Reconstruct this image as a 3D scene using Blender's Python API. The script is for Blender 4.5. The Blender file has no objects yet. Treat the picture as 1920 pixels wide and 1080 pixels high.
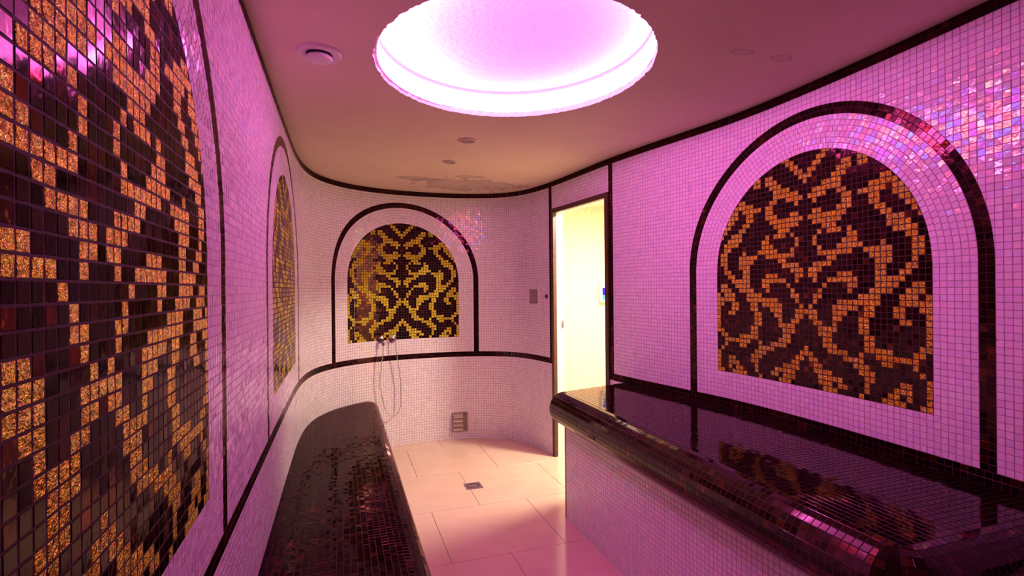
import bpy, bmesh, math, random
import numpy as np
from mathutils import Matrix, Vector

random.seed(7)
RNG = np.random.default_rng(11)
sc = bpy.context.scene

# ------------------------------------------------------------------ units
# everything is laid out in mosaic pitches (one 22 mm tile + joint) with z = 0 at
# the bottom edge of the arched panels; W() turns that into metres, floor at z = 0
P = 0.022
ZF, ZC = -41.2, 57.8            # floor and ceiling levels
EYE = 19.5


def W(a):
    a = np.asarray(a, float)
    return (a - np.array([0, 0, ZF])) * P


# ------------------------------------------------------------------ camera
F_PX, YAW, PITCH, ROLL = 958.7, 0.3222, 0.0001, -0.0089
_f = np.array([math.sin(YAW) * math.cos(PITCH), math.cos(YAW) * math.cos(PITCH), math.sin(PITCH)])
_r0 = np.array([math.cos(YAW), -math.sin(YAW), 0.0])
_u0 = np.cross(_r0, _f)
_r = math.cos(ROLL) * _r0 + math.sin(ROLL) * _u0
_u = -math.sin(ROLL) * _r0 + math.cos(ROLL) * _u0
cam_data = bpy.data.cameras.new('camera')
cam = bpy.data.objects.new('camera', cam_data)
sc.collection.objects.link(cam)
cam_data.sensor_width = 36.0
cam_data.lens = 36.0 * F_PX / 1920.0
cam_data.clip_start = 0.02
M = Matrix.Identity(4)
for i in range(3):
    M[i][0], M[i][1], M[i][2] = _r[i], _u[i], -_f[i]
CAMW = W((0, 0, EYE))
M.translation = Vector(CAMW)
cam.matrix_world = M
sc.camera = cam


def px_area(C):
    """approximate size in the 1920x1080 frame of quads C (N,4,3, layout units)"""
    d = C - np.array([0, 0, EYE])
    depth = np.maximum(d @ _f, 1e-3)
    x = 960 + F_PX * (d @ _r) / depth
    y = 540 - F_PX * (d @ _u) / depth
    a = 0.5 * np.abs(sum(x[:, i] * y[:, (i + 1) % 4] - x[:, (i + 1) % 4] * y[:, i] for i in range(4)))
    ok = (depth.min(1) > 2) & (x.min(1) > 0) & (x.max(1) < 1920) & (y.min(1) > 0) & (y.max(1) < 1080)
    return np.where(ok, a, 0)


# ------------------------------------------------------------------ world / exposure / lights
world = bpy.data.worlds.new('world')
sc.world = world
world.use_nodes = True
world.node_tree.nodes['Background'].inputs[0].default_value = (0, 0, 0, 1)
world.node_tree.nodes['Background'].inputs[1].default_value = 0.0
sc.view_settings.view_transform = 'Standard'
sc.view_settings.look = 'None'
sc.view_settings.gamma = 1.0
sc.view_settings.use_curve_mapping = False
sc.view_settings.exposure = -0.10
try:
    sc.cycles.max_bounces = 5
    sc.cycles.diffuse_bounces = 4
    sc.cycles.use_adaptive_sampling = True
    sc.cycles.adaptive_threshold = 0.04
    sc.cycles.glossy_bounces = 3
    sc.cycles.transmission_bounces = 1
    sc.cycles.sample_clamp_indirect = 6.0
    sc.cycles.caustics_reflective = True
    sc.cycles.blur_glossy = 0.5
except Exception:
    pass

LED_COLOR = (1.0, 0.18, 0.82)
LED_STRENGTH = 36.0
LED_SPOT_STRENGTH = 95.0
HALL_POWER = 90.0
HALL_COLOR = (1.0, 0.87, 0.64)

# lamp on the hall ceiling outside the doorway
ld = bpy.data.lights.new('hall_lamp_light', 'AREA')
ld.shape = 'DISK'
ld.size = 9 * P
ld.energy = HALL_POWER
ld.color = HALL_COLOR
lo = bpy.data.objects.new('hall_lamp_light', ld)
sc.collection.objects.link(lo)
lo.location = W((98.3, 142.4, 54.0))


# ------------------------------------------------------------------ helpers
def link(o, parent=None):
    sc.collection.objects.link(o)
    if parent is not None:
        o.parent = parent
    return o


def mesh_obj(name, verts, faces, mat, parent=None, smooth=False):
    me = bpy.data.meshes.new(name)
    me.from_pydata([tuple(v) for v in verts], [], [tuple(f) for f in faces])
    me.update()
    if mat is not None:
        me.materials.append(mat)
    if smooth:
        me.polygons.foreach_set('use_smooth', [True] * len(me.polygons))
    return link(bpy.data.objects.new(name, me), parent)


def bm_obj(name, bm, mat, parent=None, smooth=False):
    me = bpy.data.meshes.new(name)
    bmesh.ops.recalc_face_normals(bm, faces=bm.faces)
    bm.to_mesh(me)
    bm.free()
    if mat is not None:
        me.materials.append(mat)
    if smooth:
        me.polygons.foreach_set('use_smooth', [True] * len(me.polygons))
    return link(bpy.data.objects.new(name, me), parent)


def tag(o, label=None, cat=None, group=None, kind=None):
    if label: o['label'] = label
    if cat: o['category'] = cat
    if group: o['group'] = group
    if kind: o['kind'] = kind
    return o


def empty(name, loc):
    o = bpy.data.objects.new(name, None)
    o.empty_display_size = 0.1
    link(o)
    o.location = loc
    bpy.context.view_layer.update()
    return o


def adopt(o, parent):
    """parent an object that was built in world space"""
    o.parent = parent
    o.matrix_parent_inverse = parent.matrix_basis.inverted()
    return o


def box_bm(bm, lo, hi, bevel=0.0):
    lo, hi = W(lo), W(hi)
    r = bmesh.ops.create_cube(bm, size=1.0)
    vs = r['verts']
    for v in vs:
        v.co = Vector([(lo[i] + hi[i]) / 2 + v.co[i] * (hi[i] - lo[i]) for i in range(3)])
    if bevel > 0:
        es = list({e for v in vs for e in v.link_edges})
        bmesh.ops.bevel(bm, geom=es, offset=bevel * P, segments=2, affect='EDGES', profile=0.5)
    return bm


def box_obj(name, lo, hi, mat, parent=None, bevel=0.0):
    bm = bmesh.new()
    box_bm(bm, lo, hi, bevel)
    return bm_obj(name, bm, mat, parent)


def lathe(name, prof, loc, mat, axis='Z', seg=40, parent=None, smooth=True):
    """profile [(r, h)] in layout units revolved about an axis through loc"""
    verts, faces = [], []
    n = len(prof)
    for i in range(seg):
        a = 2 * math.pi * i / seg
        for r, h in prof:
            verts.append((r * math.cos(a) * P, r * math.sin(a) * P, h * P))
    for i in range(seg):
        j = (i + 1) % seg
        for k in range(n - 1):
            faces.append((i * n + k, j * n + k, j * n + k + 1, i * n + k + 1))
    o = mesh_obj(name, verts, faces, mat, parent, smooth)
    bm = bmesh.new(); bm.from_mesh(o.data)
    bmesh.ops.remove_doubles(bm, verts=bm.verts, dist=1e-6)
    bmesh.ops.recalc_face_normals(bm, faces=bm.faces)
    bm.to_mesh(o.data); bm.free()
    if smooth:
        o.data.polygons.foreach_set('use_smooth', [True] * len(o.data.polygons))
        o.data.set_sharp_from_angle(angle=math.radians(35))
    o.location = W(loc)
    if axis != 'Z':
        o.rotation_euler = Vector((0, 0, 1)).rotation_difference(Vector(axis)).to_euler()
    return o


def tube(name, pts, r, mat, parent=None, seg=10):
    """swept round tube through layout points"""
    pts = [np.array(W(p)) for p in pts]
    verts, faces = [], []
    n = len(pts)
    up = np.array([0.13, 0.97, 0.2])
    for i, p in enumerate(pts):
        t = pts[min(i + 1, n - 1)] - pts[max(i - 1, 0)]
        t /= np.linalg.norm(t)
        a = np.cross(t, up); a /= np.linalg.norm(a)
        b = np.cross(t, a)
        for k in range(seg):
            w = 2 * math.pi * k / seg
            verts.append(p + (a * math.cos(w) + b * math.sin(w)) * r * P)
    for i in range(n - 1):
        for k in range(seg):
            k2 = (k + 1) % seg
            faces.append((i * seg + k, i * seg + k2, (i + 1) * seg + k2, (i + 1) * seg + k))
    faces.append(tuple(range(seg))[::-1])
    faces.append(tuple((n - 1) * seg + k for k in range(seg)))
    return mesh_obj(name, verts, faces, mat, parent, True)


def spline(ctrl, step=1.0):
    """Catmull-Rom through control points, resampled evenly"""
    c = np.array(ctrl, float)
    c = np.vstack([2 * c[0] - c[1], c, 2 * c[-1] - c[-2]])
    out = []
    for i in range(1, len(c) - 2):
        p0, p1, p2, p3 = c[i - 1], c[i], c[i + 1], c[i + 2]
        m = max(2, int(np.linalg.norm(p2 - p1) / 0.5))
        # centripetal-ish tangents scaled by segment length
        l = np.linalg.norm(p2 - p1)
        t1 = (p2 - p0) / max(np.linalg.norm(p1 - p0) + l, 1e-6) * l
        t2 = (p3 - p1) / max(l + np.linalg.norm(p3 - p2), 1e-6) * l
        for k in range(m):
            t = k / m
            h1 = 2 * t**3 - 3 * t**2 + 1; h2 = -2 * t**3 + 3 * t**2
            h3 = t**3 - 2 * t**2 + t; h4 = t**3 - t**2
            out.append(h1 * p1 + h2 * p2 + h3 * t1 + h4 * t2)
    out.append(c[-2])
    return np.array(out)


# ------------------------------------------------------------------ materials
def nt_mat(name):
    m = bpy.data.materials.new(name)
    m.use_nodes = True
    nt = m.node_tree
    b = nt.nodes['Principled BSDF']
    return m, nt, b


def N(nt, kind, **kw):
    n = nt.nodes.new(kind)
    for k, v in kw.items():
        setattr(n, k, v)
    return n


def L(nt, a, b):
    nt.links.new(a, b)


def math_node(nt, op, a, b=None):
    n = N(nt, 'ShaderNodeMath', operation=op)
    for i, v in enumerate((a, b)):
        if v is None: continue
        if hasattr(v, 'is_linked'): L(nt, v, n.inputs[i])
        else: n.inputs[i].default_value = v
    return n.outputs[0]


def tile_random(nt):
    """0..1 value that differs from tile to tile, joined or separate"""
    g = N(nt, 'ShaderNodeNewGeometry')
    o = N(nt, 'ShaderNodeObjectInfo')
    s = math_node(nt, 'ADD', g.outputs['Random Per Island'], o.outputs['Random'])
    return math_node(nt, 'FRACT', s), g


def ramp(nt, fac, stops, interp='LINEAR'):
    r = N(nt, 'ShaderNodeValToRGB')
    r.color_ramp.interpolation = interp
    els = r.color_ramp.elements
    while len(els) < len(stops): els.new(0.5)
    for e, (p, c) in zip(els, stops):
        e.position = p
        e.color = (*c, 1) if len(c) == 3 else c
    L(nt, fac, r.inputs[0])
    return r.outputs[0]


def noise(nt, vec, scale, detail=3.0, rough=0.5):
    n = N(nt, 'ShaderNodeTexNoise')
    n.inputs['Scale'].default_value = scale
    n.inputs['Detail'].default_value = detail
    n.inputs['Roughness'].default_value = rough
    if vec is not None: L(nt, vec, n.inputs['Vector'])
    return n.outputs[0]


def bump(nt, b, height, strength, dist):
    n = N(nt, 'ShaderNodeBump')
    n.inputs['Strength'].default_value = strength
    n.inputs['Distance'].default_value = dist
    L(nt, height, n.inputs['Height'])
    L(nt, n.outputs[0], b.inputs['Normal'])


def mat_white_tile():
    m, nt, b = nt_mat('white_pearl_glass')
    r, g = tile_random(nt)
    col = ramp(nt, r, [(0.0, (0.72, 0.64, 0.74)), (0.25, (0.80, 0.73, 0.75)), (0.5, (0.84, 0.78, 0.78)),
                       (0.75, (0.78, 0.69, 0.78)), (1.0, (0.84, 0.70, 0.69))])
    L(nt, col, b.inputs['Base Color'])
    r2 = math_node(nt, 'FRACT', math_node(nt, 'MULTIPLY', r, 7.31))
    rg = math_node(nt, 'ADD', math_node(nt, 'MULTIPLY', r2, 0.10), 0.10)
    L(nt, rg, b.inputs['Roughness'])
    b.inputs['IOR'].default_value = 1.78
    r3 = math_node(nt, 'FRACT', math_node(nt, 'MULTIPLY', r, 13.7))
    th = math_node(nt, 'ADD', math_node(nt, 'MULTIPLY', r3, 260.0), 180.0)
    L(nt, th, b.inputs['Thin Film Thickness'])
    b.inputs['Thin Film IOR'].default_value = 1.45
    bump(nt, b, noise(nt, g.outputs['Position'], 55.0, 1.0), 0.5, 0.003)
    return m


def mat_dark_tile(name='dark_brown_glass', wet=0.0):
    m, nt, b = nt_mat(name)
    r, g = tile_random(nt)
    col = ramp(nt, r, [(0.0, (0.022, 0.006, 0.008)), (0.6, (0.035, 0.008, 0.010)), (0.85, (0.055, 0.010, 0.011)),
                       (0.96, (0.085, 0.014, 0.012)), (1.0, (0.16, 0.030, 0.014))])
    L(nt, col, b.inputs['Base Color'])
    r2 = math_node(nt, 'FRACT', math_node(nt, 'MULTIPLY', r, 7.31))
    rg = math_node(nt, 'ADD', math_node(nt, 'MULTIPLY', r2, 0.08), 0.07)
    L(nt, rg, b.inputs['Roughness'])
    b.inputs['IOR'].default_value = 1.45
    b.inputs['Metallic'].default_value = 0.85
    if wet:
        b.inputs['Coat Weight'].default_value = wet
        b.inputs['Coat Roughness'].default_value = 0.06
        b.inputs['Coat IOR'].default_value = 1.36
    else:
        b.inputs['Coat Weight'].default_value = 0.2
        b.inputs['Coat Roughness'].default_value = 0.08
        b.inputs['Coat IOR'].default_value = 1.4
        bump(nt, b, noise(nt, g.outputs['Position'], 90.0, 1.0), 0.2, 0.002)
    b.inputs['Specular Tint'].default_value = (0.42, 0.12, 0.16, 1)
    return m


def mat_gold_tile():
    m, nt, b = nt_mat('crinkled_gold_foil_glass')
    r, g = tile_random(nt)
    col = ramp(nt, r, [(0.0, (0.90, 0.76, 0.03)), (0.5, (1.0, 0.88, 0.05)), (1.0, (1.0, 0.95, 0.12))])
    n2 = noise(nt, g.outputs['Position'], 160.0, 2.0)
    mx = N(nt, 'ShaderNodeMix', data_type='RGBA')
    L(nt, ramp(nt, n2, [(0.38, (0, 0, 0)), (0.6, (1, 1, 1))]), mx.inputs[0])
    mx.inputs[6].default_value = (0.46, 0.28, 0.02, 1)
    L(nt, col, mx.inputs[7])
    L(nt, mx.outputs[2], b.inputs['Base Color'])
    b.inputs['Metallic'].default_value = 0.88
    b.inputs['Roughness'].default_value = 0.18
    n = noise(nt, g.outputs['Position'], 210.0, 2.0, 0.6)
    bump(nt, b, n, 1.0, 0.007)
    return m


def mat_plain(name, color, rough=0.5, metal=0.0, scale=40.0, var=0.12, bstr=0.1, bdist=0.002, ior=1.45):
    m, nt, b = nt_mat(name)
    g = N(nt, 'ShaderNodeNewGeometry')
    n = noise(nt, g.outputs['Position'], scale, 4.0)
    lo = tuple(c * (1 - var) for c in color); hi = tuple(min(1, c * (1 + var)) for c in color)
    L(nt, ramp(nt, n, [(0.3, lo), (0.7, hi)]), b.inputs['Base Color'])
    b.inputs['Roughness'].default_value = rough
    b.inputs['Metallic'].default_value = metal
    b.inputs['IOR'].default_value = ior
    if bstr > 0: bump(nt, b, n, bstr, bdist)
    return m


def mat_ceiling():
    m, nt, b = nt_mat('cream_ceiling_plaster')
    g = N(nt, 'ShaderNodeNewGeometry')
    pos = g.outputs['Position']
    n1 = noise(nt, pos, 3.0, 4.0)
    base = ramp(nt, n1, [(0.35, (0.76, 0.60, 0.49)), (0.65, (0.81, 0.65, 0.53))])
    # old water stain near the back wall and two repaired patches, each with its own outline
    wob = noise(nt, pos, 9.0, 6.0, 0.62)

    def blob(cx, cy, rx, ry, amp=1.6):
        c = W((cx, cy, ZC))
        mp = N(nt, 'ShaderNodeMapping')
        mp.inputs['Location'].default_value = (-c[0] / (rx * P), -c[1] / (ry * P), 0)
        mp.inputs['Scale'].default_value = (1 / (rx * P), 1 / (ry * P), 0)
        L(nt, pos, mp.inputs['Vector'])
        ln = N(nt, 'ShaderNodeVectorMath', operation='LENGTH')
        L(nt, mp.outputs[0], ln.inputs[0])
        d = math_node(nt, 'ADD', ln.outputs['Value'], math_node(nt, 'MULTIPLY', math_node(nt, 'SUBTRACT', wob, 0.5), amp))
        return d

    def layer(col, d, stops, stain):
        f = ramp(nt, d, stops)
        mx = N(nt, 'ShaderNodeMix', data_type='RGBA')
        L(nt, f, mx.inputs[0]); L(nt, col, mx.inputs[6]); mx.inputs[7].default_value = (*stain, 1)
        return mx.outputs[2]
    k = (0.40, 0.29, 0.29)
    edge = [(0.60, (0.45,) * 3), (0.80, (0.75,) * 3), (0.90, (0.95,) * 3), (0.94, (0, 0, 0))]
    base = layer(base, blob(45, 184, 20, 11, 2.6), edge, k)
    base = layer(base, blob(26, 178, 8, 2.6, 1.8), edge, k)
    base = layer(base, blob(42, 171, 6, 2.2, 1.8), edge, k)
    ring = [(0.55, (0.12,) * 3), (0.85, (0.35,) * 3), (0.95, (0.5,) * 3), (1.0, (0, 0, 0))]
    base = layer(base, blob(62.4, 67.3, 2.2, 1.1, 0.9), ring, (0.33, 0.22, 0.2))
    base = layer(base, blob(70.6, 67.2, 2.4, 1.2, 0.9), ring, (0.33, 0.22, 0.2))
    L(nt, base, b.inputs['Base Color'])
    b.inputs['Roughness'].default_value = 0.75
    nb = noise(nt, pos, 55.0, 5.0, 0.6)
    bump(nt, b, nb, 0.35, 0.006)
    return m


def mat_brick_tiles():
    """small white mosaic where the pieces are too far from view to pick apart"""
    m, nt, b = nt_mat('white_mosaic_far')
    tc = N(nt, 'ShaderNodeUVMap')
    br = N(nt, 'ShaderNodeTexBrick')
    br.offset = 0.0
    br.inputs['Color1'].default_value = (0.80, 0.73, 0.76, 1)
    br.inputs['Color2'].default_value = (0.76, 0.67, 0.76, 1)
    br.inputs['Mortar'].default_value = (0.26, 0.19, 0.19, 1)
    br.inputs['Scale'].default_value = 1.0
    br.inputs['Mortar Size'].default_value = 0.05
    br.inputs['Brick Width'].default_value = 1.0
    br.inputs['Row Height'].default_value = 1.0
    L(nt, tc.outputs[0], br.inputs['Vector'])
    L(nt, br.outputs['Color'], b.inputs['Base Color'])
    b.inputs['Roughness'].default_value = 0.2
    return m


def mat_emit(name, color, strength, one_sided=False):
    m = bpy.data.materials.new(name)
    m.use_nodes = True
    nt = m.node_tree
    nt.nodes.remove(nt.nodes['Principled BSDF'])
    out = nt.nodes['Material Output']
    e = N(nt, 'ShaderNodeEmission')
    e.inputs[0].default_value = (*color, 1)
    e.inputs[1].default_value = strength
    L(nt, e.outputs[0], out.inputs[0])
    return m


M_WHITE = mat_white_tile()
M_DARK = mat_dark_tile()
M_WET = mat_dark_tile('wet_dark_brown_glass', 0.8)
M_DAMP = mat_dark_tile('damp_dark_brown_glass', 0.26)
M_GOLD = mat_gold_tile()
M_GROUT = mat_plain('grey_brown_grout', (0.36, 0.25, 0.26), 0.8, scale=120)
M_GROUT_DARK = mat_plain('dark_red_grout', (0.040, 0.012, 0.012), 0.8, scale=120)
M_CEIL = mat_ceiling()
M_RECESS = mat_plain('white_recess_plaster', (0.80, 0.72, 0.76), 0.8, scale=55, var=0.05, bstr=0.5, bdist=0.006)
M_FAR = mat_brick_tiles()
M_FLOOR = mat_plain('beige_porcelain', (0.67, 0.46, 0.36), 0.16, scale=6, var=0.05, bstr=0.02, ior=1.5)
M_FLOOR_GROUT = mat_plain('brown_floor_grout', (0.30, 0.18, 0.15), 0.8, scale=90)
M_FRAME = mat_plain('dark_stained_wood', (0.075, 0.030, 0.018), 0.4, scale=25, var=0.3)
M_JAMB = mat_plain('white_lacquer', (0.72, 0.70, 0.68), 0.35, scale=10, var=0.03, bstr=0.0)
M_HALL = mat_plain('yellow_hall_plaster', (0.86, 0.76, 0.56), 0.85, scale=28, var=0.10, bstr=0.6, bdist=0.006)
M_STEEL = mat_plain('brushed_steel', (0.60, 0.55, 0.55), 0.25, metal=1.0, scale=60, var=0.08, bstr=0.03)
M_STEELD = mat_plain('dark_steel', (0.22, 0.17, 0.18), 0.3, metal=1.0, scale=60, var=0.1, bstr=0.03)
M_CHROME = mat_plain('chrome', (0.70, 0.66, 0.68), 0.12, metal=1.0, scale=30, var=0.04, bstr=0.0)
M_PLASTIC = mat_plain('white_plastic', (0.78, 0.72, 0.70), 0.4, scale=20, var=0.03, bstr=0.0)
M_BLACK = mat_plain('black_gap', (0.02, 0.012, 0.012), 0.6, scale=20)
M_GLASSL = mat_plain('frosted_lamp_glass', (0.46, 0.36, 0.30), 0.3, scale=60, var=0.2)
M_LAMPRING = mat_plain('beige_lamp_ring', (0.66, 0.54, 0.45), 0.35, metal=0.2, scale=30, var=0.05, bstr=0.0)
M_LED = mat_emit('pink_led', LED_COLOR, LED_STRENGTH)
M_LEDSPOT = mat_emit('pink_led_bright', LED_COLOR, LED_SPOT_STRENGTH)
M_SCREEN_V = mat_emit('violet_screen', (0.10, 0.05, 1.0), 1.2)
M_SCREEN_C = mat_emit('cyan_screen', (0.25, 0.9, 1.0), 1.2)

# ------------------------------------------------------------------ room outline (plan)
CTRL = [(-12, -52), (-12, -20), (-11.8, 20), (-11.95, 60), (-12.0, 100), (-11.9, 135), (-11.6, 153), (-10.4, 168), (-7.6, 179.5),
        (-3, 188), (2.6, 193.9), (9, 198), (16, 200.8), (24, 202.5), (34, 203.3), (44, 202.8), (52, 201),
        (58.5, 198.4), (63.5, 194.8), (67, 190.2), (69.4, 184.5), (71, 178), (72.2, 171.5), (73.7, 158), (74.7, 146), (75.8, 135),
        (78.2, 120), (81.0, 106), (83.1, 95), (84.1, 84), (84.3, 73), (84.1, 62), (83.7, 52), (83.1, 42), (82.6, 25), (82.4, 0), (82.4, -52)]
PL = spline(CTRL)
SEG = np.linalg.norm(np.diff(PL, axis=0), axis=1)
ARC = np.r_[0, np.cumsum(SEG)]


def plan(u):
    u = np.asarray(u, float)
    return np.stack([np.interp(u, ARC, PL[:, 0]), np.interp(u, ARC, PL[:, 1])], -1)


def nrm(u):
    u = np.asarray(u, float)
    d = plan(u + 0.8) - plan(u - 0.8)
    d /= np.linalg.norm(d, axis=-1, keepdims=True)
    return np.stack([d[..., 1], -d[..., 0]], -1)      # points into the room


def u_at(x, y):
    return float(ARC[np.argmin((PL[:, 0] - x) ** 2 + (PL[:, 1] - y) ** 2)])


def u_left(y): return float(np.interp(y, PL[:400, 1][PL[:400, 1] < 150], ARC[:400][PL[:400, 1] < 150]))


def wall3(u, z, off=0.0):
    p = plan(u); n = nrm(u)
    return np.concatenate([p + n * off, np.asarray(z, float)[..., None]], -1)


# u stations
U_L1 = u_at(-12, 9.7)            # near left panel, lower corner nearest the camera
U_L2 = u_at(-12, 102.9)         # far left panel
U_B = u_at(22.6, 202.3) - 22.5  # back panel
U_R = u_at(84.3, 75.0) - 22.5   # right panel
U_D0, U_D1 = u_at(73, 169.3), u_at(75.6, 137.0)   # door opening
U_START, U_END = u_at(-12, -4), u_at(83, 18)       # extent of built mosaic
U_CL, U_CR = u_at(-11.4, 157), u_at(68.5, 187)     # wall_left | wall_back | wall_right
U_MAX = float(ARC[-1])

# ------------------------------------------------------------------ tile engine
GAP, HT, BEV = 0.10, 0.032, 0.022


class Tiles:
    """collects tile outlines (3-D polygons + outward normals) of one material"""
    def __init__(self):
        self.polys = {}          # n -> list of (pts (n,3), normal)
        self.quads = []          # whole square tiles: arrays (N,4,3), (N,3)

    def add_quads(self, C, nv):
        if len(C): self.quads.append((np.asarray(C, float), np.asarray(nv, float)))

    def add_poly(self, pts, nv):
        self.polys.setdefault(len(pts), []).append((np.asarray(pts, float), np.asarray(nv, float)))

    def all_quads(self):
        if not self.quads: return np.zeros((0, 4, 3)), np.zeros((0, 3))
        return np.concatenate([q[0] for q in self.quads]), np.concatenate([q[1] for q in self.quads])


def extrude(C, nv, tilt, gap=None):
    """C (N,k,3) outlines -> verts (N,3k,3) of bevelled tiles"""
    Nn, k, _ = C.shape
    gap = GAP if gap is None else gap
    c = C.mean(1, keepdims=True)
    d = C - c
    ln = np.linalg.norm(d, axis=2, keepdims=True)
    half = np.maximum(ln * 0.7071, 1e-4)
    s1 = np.clip(1 - (gap / 2) / half, 0.2, 1)
    s2 = np.clip(1 - (gap / 2 + BEV) / half, 0.15, 1)
    n = nv[:, None, :]
    # random tilt: slope along two in-plane directions
    e1 = C[:, 1] - C[:, 0]; e1 /= np.maximum(np.linalg.norm(e1, axis=1, keepdims=True), 1e-6)
    e2 = np.cross(nv, e1)
    t = np.clip(RNG.normal(0, tilt, (Nn, 2)), -2 * tilt, 2 * tilt)
    slope = lambda q: ((q * e1[:, None, :]).sum(2) * t[:, :1] + (q * e2[:, None, :]).sum(2) * t[:, 1:])[..., None]
    bot = c + d * s1 - n * 0.03
    mid = c + d * s1 + n * (HT - BEV * 0.8 + slope(d * s1))
    top = c + d * s2 + n * (HT + slope(d * s2))
    return np.concatenate([bot, mid, top], 1)


def face_index(k):
    """faces (as index lists) of one extruded k-gon"""
    f = []
    for i in range(k):
        j = (i + 1) % k
        f.append([i, j, k + j, k + i])
    for i in range(k):
        j = (i + 1) % k
        f.append([k + i, k + j, 2 * k + j, 2 * k + i])
    return f, list(range(2 * k, 3 * k))


def build_joined(name, groups, mat, parent, tilt, gap=None):
    """groups: list of (C (N,k,3), nv) -> ONE mesh"""
    VV, loops, starts, totals = [], [], [], []
    base = 0; ls = 0
    for C, nv in groups:
        if not len(C): continue
        # make winding agree with the outward normal
        k = C.shape[1]
        a = np.cross(C[:, 1] - C[:, 0], C[:, 2] - C[:, 0])
        flip = (a * nv).sum(1) < 0
        C = C.copy(); C[flip] = C[flip][:, ::-1]
        v = W(extrude(C, nv, tilt, gap))
        n = len(v)
        VV.append(v.reshape(-1, 3))
        q, t = face_index(k)
        off = (np.arange(n) * 3 * k + base)[:, None]
        ql = (np.array(q).reshape(1, -1) + off)
        tl = (np.array(t).reshape(1, -1) + off)
        allp = np.concatenate([ql, tl], 1).reshape(-1)
        tot = np.tile(np.array([4] * len(q) + [k]), n)
        st = np.r_[0, np.cumsum(tot)[:-1]] + ls
        loops.append(allp); starts.append(st); totals.append(tot)
        base += n * 3 * k; ls += len(allp)
    if not VV: return None
    V = np.concatenate(VV); Lp = np.concatenate(loops); St = np.concatenate(starts); To = np.concatenate(totals)
    me = bpy.data.meshes.new(name)
    me.vertices.add(len(V)); me.vertices.foreach_set('co', V.astype(np.float32).ravel())
    me.loops.add(len(Lp)); me.loops.foreach_set('vertex_index', Lp.astype(np.int32))
    me.polygons.add(len(St)); me.polygons.foreach_set('loop_start', St.astype(np.int32))
    me.update(calc_edges=True)
    me.validate()
    me.polygons.foreach_set('use_smooth', np.zeros(len(me.polygons), bool))
    me.materials.append(mat)
    o = link(bpy.data.objects.new(name, me))
    o['kind'] = 'stuff'
    if parent is not None: adopt(o, parent)
    return o


UNIT = {}


def unit_tile(mat, gap=None):
    key = (mat.name, gap)
    if key not in UNIT:
        C = np.array([[[-.5, -.5, 0], [.5, -.5, 0], [.5, .5, 0], [-.5, .5, 0]]], float)
        v = extrude(C, np.array([[0, 0, 1.0]]), 0.0, gap)[0] * P
        q, t = face_index(4)
        me = bpy.data.meshes.new('tile_' + mat.name)
        me.from_pydata([tuple(x) for x in v], [], q + [t])
        me.update(); me.materials.append(mat)
        UNIT[key] = me
    return UNIT[key]


def place_tiles(T, mat, parent, one_name, many_name, tilt, limit=300, min_px=60.0, allow=None, gap=None):
    """the whole tiles that show largest become objects of their own, the rest one joined part"""
    C, nv = T.all_quads()
    groups = []
    if len(C):
        area = px_area(C)
        e = [np.linalg.norm(C[:, (i + 1) % 4] - C[:, i], axis=1) for i in range(4)]
        square = (np.abs(e[0] - e[2]) < 0.08 * e[0]) & (np.abs(e[1] - e[3]) < 0.08 * e[1])
        area = np.where(square, area, 0)
        if allow is not None: area = np.where(allow(C.mean(1)), area, 0)
        order = np.argsort(-area)[:limit]
        order = order[area[order] >= min_px]
        me = unit_tile(mat, gap)
        Pm = parent.matrix_basis.inverted()
        for i in order:
            c = C[i]; n = nv[i]
            ex = c[1] - c[0]; ey = c[3] - c[0]
            lx, ly = np.linalg.norm(ex), np.linalg.norm(ey)
            a, b_ = np.clip(RNG.normal(0, tilt, 2), -2 * tilt, 2 * tilt)
            z = n + ex / lx * a + ey / ly * b_
            z /= np.linalg.norm(z)
            x = ex / lx - z * (ex / lx @ z); x /= np.linalg.norm(x)
            y = np.cross(z, x)
            o = bpy.data.objects.new(one_name, me)
            sc.collection.objects.link(o)
            mt = Matrix.Identity(4)
            for k in range(3):
                mt[k][0], mt[k][1], mt[k][2] = x[k] * lx, y[k] * ly, z[k]
            mt.translation = Vector(W(c.mean(0)))
            o.parent = parent
            o.matrix_parent_inverse = Pm
            o.matrix_basis = mt
        mask = np.ones(len(C), bool); mask[order] = False
        groups.append((C[mask], nv[mask]))
    for k, lst in T.polys.items():
        groups.append((np.array([p for p, _ in lst]), np.array([n for _, n in lst])))
    return build_joined(many_name, groups, mat, parent, tilt, gap)


def clip(poly, a, b, c):
    """keep a*u + b*z <= c"""
    out = []
    for i in range(len(poly)):
        p, q = poly[i], poly[(i + 1) % len(poly)]
        dp, dq = a * p[0] + b * p[1] - c, a * q[0] + b * q[1] - c
        if dp <= 0: out.append(p)
        if dp * dq < 0:
            t = dp / (dp - dq)
            out.append((p[0] + (q[0] - p[0]) * t, p[1] + (q[1] - p[1]) * t))
    return out


def poly_area(p):
    return 0.5 * abs(sum(p[i][0] * p[(i + 1) % len(p)][1] - p[(i + 1) % len(p)][0] * p[i][1] for i in range(len(p))))


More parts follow.
